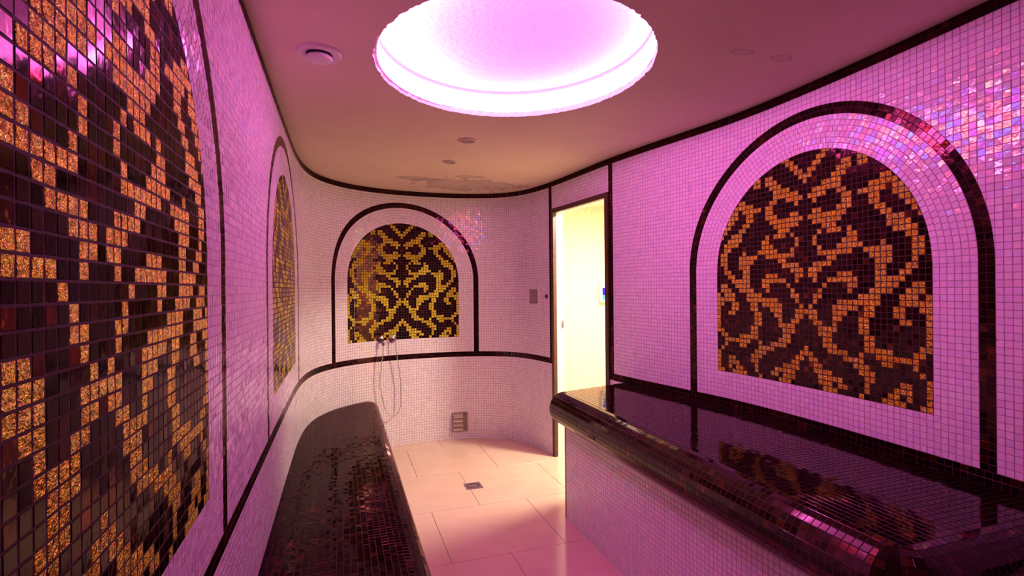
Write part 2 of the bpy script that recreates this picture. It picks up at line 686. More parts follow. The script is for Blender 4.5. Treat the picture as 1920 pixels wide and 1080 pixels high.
def wall_quads(T, us, zs, keep=None):
    """regular grid of whole tiles between stations us and rows zs on the wall"""
    us, zs = np.asarray(us, float), np.asarray(zs, float)
    ui, zi = np.meshgrid(np.arange(len(us) - 1), np.arange(len(zs) - 1), indexing='ij')
    ui, zi = ui.ravel(), zi.ravel()
    u0, u1, z0, z1 = us[ui], us[ui + 1], zs[zi], zs[zi + 1]
    if keep is not None:
        k = keep((u0 + u1) / 2, (z0 + z1) / 2)
        u0, u1, z0, z1 = u0[k], u1[k], z0[k], z1[k]
    if not len(u0): return
    C = np.stack([wall3(u0, z0), wall3(u1, z0), wall3(u1, z1), wall3(u0, z1)], 1)
    n = nrm((u0 + u1) / 2); nv = np.concatenate([n, np.zeros((len(n), 1))], 1)
    T.add_quads(C, nv)


def wall_poly(T, poly):
    if len(poly) < 3 or poly_area(poly) < 0.06: return
    pts = np.array([wall3(u, z) for u, z in poly])
    n = nrm(np.mean([q[0] for q in poly]))
    T.add_poly(pts, np.array([n[0], n[1], 0.0]))


def stations(a, b):
    n = max(1, round(b - a))
    return np.linspace(a, b, n + 1)


# ------------------------------------------------------------------ pattern of the arched panels
# gold tiles of the right half: column -> rows counted from the bottom edge (mirrored on the left)
GOLD = {
    0: [6, 7, 14, 39, 40],
    1: [5, 6, 13, 14, 15, 21, 22, 32, 36, 40, 41],
    2: [3, 4, 5, 12, 13, 14, 16, 17, 20, 21, 22, 23, 27, 28, 31, 32, 33, 35, 36, 37, 41, 42],
    3: [1, 2, 3, 4, 10, 11, 12, 17, 18, 22, 23, 25, 26, 29, 31, 32, 33, 36, 37, 42, 43],
    4: [0, 1, 2, 3, 8, 9, 10, 11, 19, 23, 25, 30, 31, 32, 36, 37, 38, 43, 44],
    5: [0, 1, 2, 3, 7, 8, 9, 10, 11, 20, 23, 24, 25, 29, 30, 31, 32, 37, 38, 44],
    6: [0, 2, 7, 8, 11, 12, 13, 14, 15, 20, 24, 25, 29, 30, 31, 32, 37, 38, 39],
    7: [1, 2, 7, 13, 14, 15, 16, 20, 21, 25, 26, 29, 31, 32, 33, 36, 37, 38, 39, 40],
    8: [1, 6, 7, 14, 15, 16, 20, 21, 25, 26, 27, 32, 33, 34, 35, 36, 39, 40, 41],
    9: [6, 15, 16, 18, 19, 20, 21, 25, 26, 27, 28, 29, 33, 34, 35, 40, 41],
    10: [5, 6, 15, 16, 19, 20, 26, 27, 28],
    11: [0, 4, 5, 6, 7, 11, 12, 13, 16, 17, 26, 35, 40, 41],
    12: [1, 2, 3, 4, 5, 8, 9, 10, 11, 12, 13, 14, 15, 16, 17, 25, 35, 40, 41],
    13: [3, 4, 8, 9, 10, 14, 15, 16, 17, 18, 24, 25, 33, 34, 35, 36],
    14: [7, 8, 16, 17, 18, 19, 20, 21, 22, 23, 24, 25, 32, 33, 34, 35, 36],
    15: [0, 6, 7, 8, 18, 19, 20, 21, 22, 23, 24, 25, 26, 31, 32, 35, 36, 37],
    16: [0, 1, 6, 7, 8, 18, 19, 20, 23, 24, 25, 29, 30, 31, 36, 37],
    17: [0, 1, 2, 7, 14, 15, 19, 20, 28, 29, 30, 34, 35, 36],
    18: [0, 2, 3, 7, 13, 14, 15, 16, 17, 20, 21, 28, 29, 30, 33, 34, 35],
    19: [1, 2, 3, 7, 13, 16, 17, 18, 21, 22, 27, 28, 29, 32, 33, 34],
    20: [6, 7, 8, 16, 17, 18, 19, 22, 23, 24, 25, 26, 27, 28, 31, 32],
    21: [0, 5, 8, 9, 15, 16, 18, 19, 24, 25, 26, 30],
    22: [0, 1, 2, 3, 4, 9, 10, 11, 12, 13, 14, 15, 16, 17],
}
R_IN, SPRING, BW, SW = 22.5, 22.5, 6, 2      # panel radius, springing row, white border, dark stripe
R_OUT = R_IN + BW + SW

WALLS = {}
T_WHITE = {k: Tiles() for k in ('left', 'back', 'right')}
T_TRIM = {k: Tiles() for k in ('left', 'back', 'right')}


def wall_key(u):
    return 'left' if u < U_CL else ('back' if u < U_CR else 'right')


# benches (needed here to leave out the wall tiles they hide)
LB_TOP, LB_FRONT, LB_R = -22.3, 9.0, 4.1
RB_TOP, RB_FRONT, RB_R = -8.02, 55.7, 4.2
RB_NEAR = 38.0


def hidden_by_bench(u, z):
    p = plan(u)
    l = (p[..., 0] < 8) & (z < LB_TOP - 1)
    r = (p[..., 0] > 70) & (p[..., 1] < 124) & (p[..., 1] > RB_NEAR + 2) & (z < RB_TOP - 1)
    return l | r


# ------------------------------------------------------------------ wall mosaic
def arch(u0, key, panel_white, panel_trim):
    """white border and dark stripe around a panel whose lower corner sits at u0"""
    Tw, Td = panel_white, panel_trim
    uc = u0 + 22.5
    rows = np.r_[np.arange(-6, 22.1), 22.5]
    wall_quads(Tw, u0 + np.arange(-6, 1), rows)
    wall_quads(Tw, u0 + np.arange(45, 52), rows)
    wall_quads(Tw, u0 + np.arange(0, 46), np.arange(-6, 1))
    wall_quads(Td, u0 + np.array([-8, -7, -6]), rows)
    wall_quads(Td, u0 + np.array([51, 52, 53]), rows)

    def ring(T, r0, r1):
        n = round(math.pi * (r0 + r1) / 2)
        a = np.linspace(math.pi, 0, n + 1)
        jit = 0.0
        pts = lambda r, ang: wall3(uc + r * np.cos(ang), SPRING + r * np.sin(ang))
        C = np.stack([pts(r0, a[:-1]), pts(r0, a[1:]), pts(r1, a[1:]), pts(r1, a[:-1])], 1)
        am = (a[:-1] + a[1:]) / 2
        nn = nrm(uc + (r0 + r1) / 2 * np.cos(am))
        T.add_quads(C, np.concatenate([nn, np.zeros((len(nn), 1))], 1))
    for j in range(BW): ring(Tw, R_IN + j, R_IN + j + 1)
    for j in range(SW): ring(Td, R_IN + BW + j, R_IN + BW + j + 1)
    # field tiles above the springing, cut to the outer curve
    zs = np.r_[22.5, np.arange(23, 57)]
    us = u0 + np.arange(-8, 54)
    for i in range(len(us) - 1):
        for k in range(len(zs) - 1):
            q = [(us[i], zs[k]), (us[i + 1], zs[k]), (us[i + 1], zs[k + 1]), (us[i], zs[k + 1])]
            d = [math.hypot(a - uc, b - SPRING) for a, b in q]
            if min(d) >= R_OUT:
                wall_quads(Tw, us[i:i + 2], zs[k:k + 2])
            elif max(d) > R_OUT:
                mu, mz = np.mean([a for a, _ in q]) - uc, np.mean([b for _, b in q]) - SPRING
                l = math.hypot(mu, mz); mu, mz = mu / l, mz / l
                wall_poly(Tw, clip(q, -mu, -mz, -(R_OUT + mu * uc + mz * SPRING)))


def panel(u0, label, singles):
    """arched mosaic picture: gold scrolls on dark glass"""
    Tg, Td = Tiles(), Tiles()
    uc = u0 + 22.5
    for c in range(-22, 23):
        rows = GOLD[abs(c)]
        ua, ub = uc + c - 0.5, uc + c + 0.5
        for r in range(45):
            T = Tg if r in rows else Td
            q = [(ua, r), (ub, r), (ub, r + 1), (ua, r + 1)]
            d = [math.hypot(a - uc, b - SPRING) if b > SPRING else abs(a - uc) for a, b in q]
            if max(d) <= R_IN + 1e-6:
                wall_quads(T, [ua, ub], [r, r + 1])
            elif min(d) < R_IN:
                if r + 1 <= SPRING: continue
                mu, mz = c, r + 0.5 - SPRING
                l = math.hypot(mu, mz) or 1
                mu, mz = mu / l, mz / l
                wall_poly(T, clip(q, mu, mz, R_IN + mu * uc + mz * SPRING))
    base = W(wall3(uc, 0.0))
    root = empty('mosaic_panel', base)
    tag(root, label, 'mosaic panel', 'arched mosaic panels')
    # backing sheet in the grout, arched outline, a few millimetres thick
    out = [(u0, 0.0)] + [(u, 0.0) for u in np.linspace(u0, u0 + 45, 31)[1:]]
    ang = np.linspace(0, math.pi, 49)
    top = [(uc + R_IN * math.cos(a), SPRING + R_IN * math.sin(a)) for a in ang]
    verts, faces = [], []
    cols = np.linspace(u0, u0 + 45, 61)
    for u in cols:
        zt = SPRING + math.sqrt(max(0.0, R_IN ** 2 - (u - uc) ** 2))
        for off in (0.0, 0.008):
            verts.append(W(wall3(u, 0.0, off))); verts.append(W(wall3(u, zt, off)))
    for i in range(len(cols) - 1):
        a, b = i * 4, (i + 1) * 4
        faces += [(a + 2, b + 2, b + 3, a + 3), (a + 1, a + 3, b + 3, b + 1), (a, b, b + 2, a + 2), (a, a + 1, b + 1, b)]
    faces += [(0, 2, 3, 1), (len(verts) - 4, len(verts) - 3, len(verts) - 1, len(verts) - 2)]
    adopt(mesh_obj('backing', verts, faces, M_GROUT_DARK), root)
    lim = 300 if singles else 0
    place_tiles(Tg, M_GOLD, root, 'gold_tile', 'gold_tiles', 0.018, lim, 40, gap=0.15)
    place_tiles(Td, M_DARK, root, 'dark_tile', 'dark_tiles', 0.016, lim, 40, gap=0.13)
    return root


ZUP = np.r_[np.arange(-6, 57)]                # rows between waist trim and ceiling stripe
ZLOW = np.linspace(-8, ZF, 34)[::-1]          # rows below the waist trim
DOOR_TOP, FRAME_W = 46.3, 1.6

# fields of plain white tiles between the arches
A0, A1 = U_L1 - 8, U_L1 + 53
B0, B1 = U_L2 - 8, U_L2 + 53
C0, C1 = U_B - 8, U_B + 53
D0, D1 = U_R - 8, U_R + 53
SL0, SL1 = U_D0 - 3.6, U_D0 - 1.6             # dark stripe left of the door
SR0, SR1 = U_D1 + 1.6, U_D1 + 3.6             # dark stripe right of the door


def field(a, b, zs):
    us = stations(a, b)
    for key in ('left', 'back', 'right'):
        wall_quads(T_WHITE[key], us, zs, keep=lambda u, z: (np.array([wall_key(x) == key for x in u])) & ~hidden_by_bench(u, z))


def trim_field(a, b, zs):
    us = stations(a, b)
    for key in ('left', 'back', 'right'):
        wall_quads(T_TRIM[key], us, zs, keep=lambda u, z: np.array([wall_key(x) == key for x in u]))


field(U_START, A0, ZUP)
field(A1, B0, ZUP)
field(B1, C0, ZUP)
field(C1, SL0, ZUP)
field(SR1, D0, ZUP)
field(D1, U_END, ZUP)
field(SL1, SR0, np.linspace(DOOR_TOP + FRAME_W, 56, 9))
field(U_START, U_D0 - 1.6, ZLOW)
field(U_D1 + 1.6, U_END, ZLOW)
for u0, key in ((U_L1, 'left'), (U_L2, 'left'), (U_B, 'back'), (U_R, 'right')):
    arch(u0, key, T_WHITE[key], T_TRIM[key])
trim_field(U_START, SL1, [-8, -7, -6])
trim_field(SR0, U_END, [-8, -7, -6])
trim_field(U_START, U_END, [56, 56.9, 57.8])
trim_field(SL0, SL1, np.arange(-6, 57))
trim_field(SR0, SR1, np.arange(-6, 57))


def backing(name, spans, uv_far=False, mat=M_GROUT):
    """slab behind the tiles: spans = [(u0, u1, z0, z1)], 2.6 pitches thick"""
    bm = bmesh.new()
    for a, b, z0, z1 in spans:
        us = np.linspace(a, b, max(2, int((b - a) / 1.5) + 1))
        ring = []
        for u in us:
            ring.append([bm.verts.new(W(wall3(u, z, off))) for off in (0.0, -2.6) for z in (z0, z1)])
        for i in range(len(us) - 1):
            p, q = ring[i], ring[i + 1]
            for f in ((0, 1, 1, 0), (1, 3, 3, 1), (3, 2, 2, 3), (2, 0, 0, 2)):
                bm.faces.new((p[f[0]], p[f[1]], q[f[1]], q[f[0]]))
        bm.faces.new((ring[0][0], ring[0][2], ring[0][3], ring[0][1]))
        bm.faces.new((ring[-1][0], ring[-1][1], ring[-1][3], ring[-1][2]))
    o = bm_obj(name, bm, mat)
    o['kind'] = 'structure'
    return o


WALLS['left'] = backing('wall_left', [(U_START, U_CL, ZF, ZC)])
WALLS['back'] = backing('wall_back', [(U_CL, U_CR, ZF, ZC)])
WALLS['right'] = backing('wall_right', [(U_CR, U_D0 - 0.3, ZF, ZC), (U_D0 - 0.3, U_D1 + 0.3, DOOR_TOP + 0.3, ZC), (U_D1 + 0.3, U_END, ZF, ZC)])

# the end of the room behind the camera
bm = bmesh.new()
uvl = bm.loops.layers.uv.new('UVMap')


def far_slab(pts):
    acc = 0.0
    for (a, b) in zip(pts[:-1], pts[1:]):
        a, b = np.array(a, float), np.array(b, float)
        l = np.linalg.norm(b - a); d = (b - a) / l; n = np.array([d[1], -d[0]])
        v = [bm.verts.new(W((*q, z))) for q in (a, b, b - n * 2.6, a - n * 2.6) for z in (ZF, ZC)]
        for f in ((0, 2, 3, 1), (2, 4, 5, 3), (4, 6, 7, 5), (6, 0, 1, 7), (1, 3, 5, 7), (0, 6, 4, 2)):
            fc = bm.faces.new([v[i] for i in f])
            for lp in fc.loops:
                w = lp.vert.co
                lp[uvl].uv = ((acc + (np.array([w.x / P, w.y / P]) - a) @ d), w.z / P)
        acc += l


far_slab([tuple(plan(U_END)), (82.4, 0), (82.4, -52), (-12, -52), tuple(plan(U_START))])
wr = bm_obj('wall_rear', bm, M_FAR)
wr['kind'] = 'structure'



def grout_bed(T, parent):
    C, nv = T.all_quads()
    v = W(C + nv[:, None, :] * 0.010)
    a = np.cross(C[:, 1] - C[:, 0], C[:, 2] - C[:, 0])
    fl_ = (a * nv).sum(1) < 0
    v[fl_] = v[fl_][:, ::-1]
    f = np.arange(len(v) * 4).reshape(-1, 4)
    o = mesh_obj('trim_bed', v.reshape(-1, 3).tolist(), f.tolist(), M_GROUT_DARK)
    o['kind'] = 'stuff'
    adopt(o, parent)


for key, nm in (('left', 'wall_left'), ('back', 'wall_back'), ('right', 'wall_right')):
    w = WALLS[key]
    place_tiles(T_WHITE[key], M_WHITE, w, 'tile', 'tiles', 0.028, 300 if key != 'back' else 0, 60)
    grout_bed(T_TRIM[key], w)
    place_tiles(T_TRIM[key], M_DARK, w, 'dark_tile', 'dark_tiles', 0.018, 300 if key == 'right' else 0, 60,
                allow=lambda c: c[:, 2] < 55, gap=0.06)

panel(U_L1, 'near arched mosaic of gold scrolls on dark glass, filling the left edge of the photo', True)
panel(U_L2, 'narrow-looking far arched mosaic on the left wall, above the lower bench', False)
panel(U_B, 'arched gold and dark mosaic on the back wall above the shower hose', False)
panel(U_R, 'large arched orange-gold mosaic on the right wall above the wide bench', True)

# ------------------------------------------------------------------ floor
fl = box_obj('floor', (-16, -56, ZF - 3), (150, 240, ZF - 0.12), M_FLOOR_GROUT)
fl['kind'] = 'structure'
TS = 27.4
floor_meshes = {}
for j in range(-5, 6):
    y0 = 138.8 + (j - 1) * TS
    shift = 22.7 if (j % 2) == 0 else 36.4
    # rows: [111.4,138.8] starts at 22.7, [138.8,166.2] at 36.4, ...
    for i in range(-3, 5):
        x0 = shift + i * TS
        if x0 > 128 or x0 + TS < -13 or y0 > 206 or y0 + TS < -50: continue
        key = 'floor_tile'
        if key not in floor_meshes:
            b2 = bmesh.new()
            r = bmesh.ops.create_cube(b2, size=1.0)
            for v in b2.verts: v.co = Vector((v.co.x * (TS - 0.12) * P, v.co.y * (TS - 0.12) * P, v.co.z * 0.5 * P))
            bmesh.ops.bevel(b2, geom=list(b2.edges), offset=0.04 * P, segments=1, affect='EDGES')
            me = bpy.data.meshes.new('floor_tile'); b2.to_mesh(me); b2.free(); me.materials.append(M_FLOOR)
            floor_meshes[key] = me
        o = bpy.data.objects.new('tile', floor_meshes[key])
        sc.collection.objects.link(o)
        o.location = W((x0 + TS / 2, y0 + TS / 2, ZF - 0.25))
        o.parent = fl

# ------------------------------------------------------------------ ceiling with its round light recess
HC, HR = np.array([29.0, 84.6]), (23.7, 25.0)
Z_REC = 63.2
ang = np.linspace(0, 2 * math.pi, 257)[:-1]
OUTER = np.vstack([PL, [(82.4, -52), (-12, -52)]])


def ray_out(a):
    d = np.array([math.cos(a), math.sin(a)])
    best = 1e9
    Q = np.vstack([OUTER, OUTER[:1]])
    for p, q in zip(Q[:-1:3], np.vstack([Q[3::3], Q[-1:]])[:len(Q[:-1:3])]):
        e = q - p
        den = d[0] * -e[1] + d[1] * e[0]
        if abs(den) < 1e-9: continue
        w = p - HC
        t = (w[0] * -e[1] + w[1] * e[0]) / den
        s = (d[0] * w[1] - d[1] * w[0]) / den
        if t > 0 and -0.01 <= s <= 1.01: best = min(best, t)
    return HC + d * (best + 3.0)


verts, faces = [], []
rough = RNG.normal(0, 0.10, len(ang))
for i, a in enumerate(ang):
    e = HC + np.array([HR[0] * math.cos(a), HR[1] * math.sin(a)]) * (1 + rough[i] / 24)
    o_ = ray_out(math.atan2(HR[1] * math.sin(a), HR[0] * math.cos(a)))
    verts += [W((*e, ZC)), W((*(e * 0.5 + o_ * 0.5), ZC)), W((*o_, ZC)), W((*o_, ZC + 10)), W((*e, ZC + 10))]
n = len(ang)
for i in range(n):
    j = (i + 1) % n
    for k in range(3):
        faces.append((i * 5 + k, i * 5 + k + 1, j * 5 + k + 1, j * 5 + k))
    faces.append((i * 5 + 3, i * 5 + 4, j * 5 + 4, j * 5 + 3))
ce = mesh_obj('ceiling', verts, faces, M_CEIL)
ce['kind'] = 'structure'
# recess: rim wall, shallow vaulted top
verts, faces = [], []
prof = [(1.0, ZC), (1.0, Z_REC - 0.5), (0.995, Z_REC - 0.15), (0.98, Z_REC)] + [(r, Z_REC + 1.4 * (1 - r * r)) for r in (0.9, 0.75, 0.6, 0.45, 0.3, 0.15, 0.03)]
for i, a in enumerate(ang):
    for r, z in prof:
        k = (1 + rough[i] / 24) if r == 1.0 and z == ZC else 1
        verts.append(W((HC[0] + HR[0] * r * k * math.cos(a), HC[1] + HR[1] * r * k * math.sin(a), z)))
m = len(prof)
for i in range(n):
    j = (i + 1) % n
    for k in range(m - 1):
        faces.append((i * m + k, j * m + k, j * m + k + 1, i * m + k + 1))
faces.append(tuple(i * m + m - 1 for i in range(n)))
rec = mesh_obj('recess', verts, faces, M_RECESS, ce)

# LED strip on the rim: channel with an emitting face turned in and down
led = empty('led_strip', W((HC[0], HC[1], ZC)))
tag(led, 'pink LED strip running round the rim of the round ceiling recess', 'light')


def led_run(a0, a1, z0, z1, mat, name, r_hi=0.985, r_lo=0.997, segs=96):
    """emitting face between radii r_lo (bottom) and r_hi (top) plus the opaque channel behind"""
    aa = np.linspace(a0, a1, segs + 1)
    v, f, v2, f2 = [], [], [], []
    for a in aa:
        c, s = math.cos(a), math.sin(a)
        q = lambda r, z: W((HC[0] + HR[0] * r * c, HC[1] + HR[1] * r * s, z))
        v += [q(r_lo, z0), q(r_hi, z1)]
        v2 += [q(r_lo + 0.001, z0), q(r_hi + 0.0005, z1 + 0.01), q(0.9985, z1 + 0.03), q(0.9985, z0)]
    for i in range(segs):
        f.append((i * 2, i * 2 + 1, i * 2 + 3, i * 2 + 2))
        for k in range(4):
            k2 = (k + 1) % 4
            f2.append((i * 4 + k, i * 4 + k2, (i + 1) * 4 + k2, (i + 1) * 4 + k))
    adopt(mesh_obj(name, v, f, mat), led)
    adopt(mesh_obj('channel', v2, f2, M_PLASTIC), led)


led_run(0, 2 * math.pi, ZC + 1.0, Z_REC - 0.7, M_LED, 'diffuser', r_hi=0.988, r_lo=0.996, segs=64)
led_run(math.radians(112), math.radians(222), ZC + 0.7, ZC + 3.4, M_LEDSPOT, 'bright_diffuser', r_hi=0.976, r_lo=0.979, segs=24)

# ------------------------------------------------------------------ benches
def arc_len(p):
    return np.r_[0, np.cumsum(np.linalg.norm(np.diff(p, axis=0), axis=1))]


def bench(label, axis, side, z_top, R, flat_quads, body, front_fields, seat_mat, tilt):
    """axis: plan polyline of the bullnose axis; side: +1 if outward is to the right of travel"""
    root = empty('bench', W((axis[0][0], axis[0][1], ZF)))
    tag(root, label, 'bench', 'tiled benches')
    A = np.array(axis, float)
    s = arc_len(A)
    tot = s[-1]

    def pos(u):
        return np.stack([np.interp(u, s, A[:, 0]), np.interp(u, s, A[:, 1])], -1)

    def out(u):
        d = pos(np.minimum(u + 0.3, tot)) - pos(np.maximum(u - 0.3, 0))
        d = d / np.linalg.norm(d, axis=-1, keepdims=True)
        return np.stack([d[..., 1], -d[..., 0]], -1) * side

    def surf(u, phi, r):
        c = pos(u); o = out(u)
        return np.concatenate([c + o * (r * np.sin(phi))[..., None], (z_top - R + r * np.cos(phi))[..., None]], -1)
    # slab core under the nosing tiles
    K = 20
    us = np.linspace(0, tot, max(8, int(tot)))
    phis = np.linspace(0, math.pi, K)
    V, Fc = [], []
    for u in us:
        uu = np.full(K, u)
        V += list(W(surf(uu, phis, R + 0.0)))
    for i in range(len(us) - 1):
        for k in range(K - 1):
            a = i * K + k
            Fc.append((a, a + 1, a + K + 1, a + K))
        Fc.append((i * K + K - 1, i * K, (i + 1) * K, (i + 1) * K + K - 1))
    Fc.append(tuple(range(K))); Fc.append(tuple((len(us) - 1) * K + k for k in range(K))[::-1])
    adopt(mesh_obj('nosing', V, Fc, M_GROUT_DARK), root)
    # nosing tiles
    T = Tiles()
    nr = round(math.pi * R)
    ph = np.linspace(0, math.pi, nr + 1)
    dd = np.diff(A, axis=0); dd /= np.linalg.norm(dd, axis=1, keepdims=True)
    turn = np.where(np.abs(dd[1:, 0] * dd[:-1, 1] - dd[1:, 1] * dd[:-1, 0]) > 0.02)[0]
    if len(turn):          # finer courses round the corner
        sa, sb = s[turn[0] + 1] - 0.2, s[turn[-1] + 1] + 0.2
        us = np.r_[stations(0, sa), np.linspace(sa, sb, 8)[1:], stations(sb, tot)[1:]]
    else:
        us = stations(0, tot)
    ui, pi_ = np.meshgrid(np.arange(len(us) - 1), np.arange(nr), indexing='ij')
    ui, pi_ = ui.ravel(), pi_.ravel()
    C = np.stack([surf(us[ui], ph[pi_], np.full(len(ui), R)), surf(us[ui + 1], ph[pi_], np.full(len(ui), R)),
                  surf(us[ui + 1], ph[pi_ + 1], np.full(len(ui), R)), surf(us[ui], ph[pi_ + 1], np.full(len(ui), R))], 1)
    um, pm = (us[ui] + us[ui + 1]) / 2, (ph[pi_] + ph[pi_ + 1]) / 2
    o = out(um)
    nv = np.concatenate([o * np.sin(pm)[:, None], np.cos(pm)[:, None]], 1)
    T.add_quads(C, nv)
    # flat seat tiles
    q = np.array(flat_quads, float)
    C = np.concatenate([q, np.full(q.shape[:2] + (1,), z_top)], 2)
    T.add_quads(C, np.tile([0, 0, 1.0], (len(C), 1)))
    place_tiles(T, seat_mat, root, 'tile', 'tiles', tilt, 300, 60, allow=lambda c: (c[:, 2] > z_top - R * 1.2))
    for nm, lo, hi, mt in body:
        adopt(box_obj(nm, lo, hi, mt), root)
    for mt, nm, quads, nv in front_fields:
        T2 = Tiles(); T2.add_quads(np.array(quads), np.tile(nv, (len(quads), 1)))
        place_tiles(T2, mt, root, 'front_tile', nm, 0.010, 0, 60)
    return root


def inside_room(x, y, margin=0.4):
    d = (PL[:, 0] - x) ** 2 + (PL[:, 1] - y) ** 2
    i = int(np.argmin(d)); u = ARC[i]
    n = nrm(u)
    return (np.array([x, y]) - PL[i]) @ n > margin


# right bench: nosing runs along the front, turns the near corner and back to the wall
ax = [(RB_FRONT, y) for y in np.arange(124.2, RB_NEAR + 1.5, -1.0)]
for a in np.linspace(0, math.pi / 2, 7):
    ax.append((RB_FRONT + 1.5 - 1.5 * math.cos(a), RB_NEAR + 1.5 - 1.5 * math.sin(a)))
ax += [(x, RB_NEAR) for x in np.arange(RB_FRONT + 2.5, 83.0, 1.0)]
flat = []
xs = RB_FRONT + np.arange(0, 30)
far_y = lambda x: 124.2 + (x - RB_FRONT) * 0.245      # the far end runs slightly oblique
for i in range(len(xs) - 1):
    x0, x1 = xs[i], xs[i + 1]
    nrow = int(far_y(x0) - RB_NEAR) + 1
    ys = RB_NEAR + np.arange(0, nrow + 1)
    for y0, y1 in zip(ys[:-1], ys[1:]):
        b0, b1 = min(y1, far_y(x0)), min(y1, far_y(x1))
        if b0 - y0 < 0.25: continue
        if not inside_room((x0 + x1) / 2, (y0 + y1) / 2, -0.6): continue
        flat.append([(x0, y0), (x1, y0), (x1, b1), (x0, b0)])
fq = []
for y in np.arange(RB_NEAR + 1, 123.0, 1.0):
    for k in range(25):
        z1 = RB_TOP - 2 * RB_R - k; z0 = z1 - 1
        if z0 < ZF - 0.4: continue
        fq.append([(RB_FRONT, y + 1, z0), (RB_FRONT, y, z0), (RB_FRONT, y, z1), (RB_FRONT, y + 1, z1)])
eq = []  # near end clad in dark tiles: their colour paints in its shadow
for x in np.arange(RB_FRONT + 0.0, 82.0, 1.0):
    for k in range(25):
        z1 = RB_TOP - 2 * RB_R - k; z0 = z1 - 1
        if z0 < ZF - 0.4: continue
        eq.append([(x, RB_NEAR + 1, z0), (x + 1, RB_NEAR + 1, z0), (x + 1, RB_NEAR + 1, z1), (x, RB_NEAR + 1, z1)])
bench('wide right-hand bench with glossy dark mosaic seat, rounded edge and white tiled base', ax, 1, RB_TOP, RB_R, flat,
      [('base', (RB_FRONT, RB_NEAR + 1, ZF), (79.0, 124.0, RB_TOP - RB_R), M_GROUT),
       ('slab', (RB_FRONT, RB_NEAR, RB_TOP - 2 * RB_R), (79.0, 124.2, RB_TOP - 0.01), M_GROUT_DARK),
       ('slab', (78.0, RB_NEAR, RB_TOP - 2 * RB_R), (85.0, 110.0, RB_TOP - 0.01), M_GROUT_DARK)],
      [(M_WHITE, 'front_tiles', fq, (-1.0, 0, 0)), (M_DARK, 'end_shade_tiles', eq, (0, -1.0, 0))], M_WET, 0.006)

# left bench, lower, running into the curved back wall
yb_at = lambda x: float(np.interp(x, PL[(PL[:, 1] > 150) & (PL[:, 0] < 60)][:, 0], PL[(PL[:, 1] > 150) & (PL[:, 0] < 60)][:, 1]))
ax = [(LB_FRONT, y) for y in np.arange(18, yb_at(LB_FRONT) + 0.6, 1.0)]
flat = []
for i in range(21):
    x1 = LB_FRONT - i; x0 = x1 - 1
    for y in np.arange(18, 202, 1.0):
        if not inside_room((x0 + x1) / 2, y + 0.5, -0.6): continue
        flat.append([(x0, y), (x1, y), (x1, y + 1), (x0, y + 1)])
fq = []
for y in np.arange(20, 197, 1.0):
    for k in range(12):
        z1 = LB_TOP - 2 * LB_R - k; z0 = z1 - 1
        if z0 < ZF - 0.4: continue
        fq.append([(LB_FRONT, y, z0), (LB_FRONT, y + 1, z0), (LB_FRONT, y + 1, z1), (LB_FRONT, y, z1)])
bench('low narrow dark mosaic bench along the left wall, running to the back wall', ax, 1, LB_TOP, LB_R, flat,
      [('base', (-11.5, 18, ZF), (LB_FRONT, 186, LB_TOP - LB_R), M_GROUT),
       ('slab', (-11.5, 18, LB_TOP - 2 * LB_R), (LB_FRONT, 186, LB_TOP - 0.01), M_GROUT_DARK),
       ('slab', (2.0, 184, LB_TOP - 2 * LB_R), (LB_FRONT, 196, LB_TOP - 0.01), M_GROUT_DARK)],
      [(M_WHITE, 'front_tiles', fq, (1.0, 0, 0))], M_DAMP, 0.016)

# ------------------------------------------------------------------ doorway
df = empty('door_1', W((74.3, 153, ZF)))
df['kind'] = 'structure'


def wall_box(name, u0, u1, z0, z1, d0, d1, mat, parent):
    """box following the wall between stations, from depth d0 (room side) to d1"""
    us = np.linspace(u0, u1, max(2, int(abs(u1 - u0) / 2) + 2))
    v, f = [], []
    for u in us:
        for d in (d0, d1):
            for z in (z0, z1):
                v.append(W(wall3(u, z, d)))
    for i in range(len(us) - 1):
        a, b = i * 4, (i + 1) * 4
        for p, q in ((0, 1), (1, 3), (3, 2), (2, 0)):
            f.append((a + p, a + q, b + q, b + p))
    f.append((0, 2, 3, 1)); e = (len(us) - 1) * 4
    f.append((e, e + 1, e + 3, e + 2))
    o = mesh_obj(name, v, f, mat)
    bm2 = bmesh.new(); bm2.from_mesh(o.data); bmesh.ops.recalc_face_normals(bm2, faces=bm2.faces); bm2.to_mesh(o.data); bm2.free()
    if parent is not None: adopt(o, parent)
    return o


wall_box('jamb', U_D0 - 1.6, U_D0, ZF, DOOR_TOP + FRAME_W, 0.45, -0.9, M_FRAME, df)
wall_box('jamb', U_D1, U_D1 + 1.6, ZF, DOOR_TOP + FRAME_W, 0.45, -0.9, M_FRAME, df)
wall_box('lintel', U_D0, U_D1, DOOR_TOP, DOOR_TOP + FRAME_W, 0.45, -0.9, M_FRAME, df)
wall_box('reveal', U_D0 - 0.8, U_D0 - 0.05, ZF, DOOR_TOP, -0.9, -3.6, M_JAMB, df)
wall_box('reveal', U_D1 + 0.05, U_D1 + 0.8, ZF, DOOR_TOP, -0.9, -3.6, M_JAMB, df)
wall_box('reveal', U_D0, U_D1, DOOR_TOP, DOOR_TOP + 0.8, -0.9, -3.6, M_JAMB, df)
hx = wall3(U_D0, 0.0, -3.4)
for hz in (6.3,):
    h = lathe('hinge', [(0, -1.3), (0.3, -1.3), (0.3, 1.3), (0, 1.3)], (hx[0] - 0.1, hx[1] - 0.4, hz), M_STEEL, seg=14)
    adopt(h, df) if False else None
    h.parent = df; h.matrix_parent_inverse = df.matrix_basis.inverted()

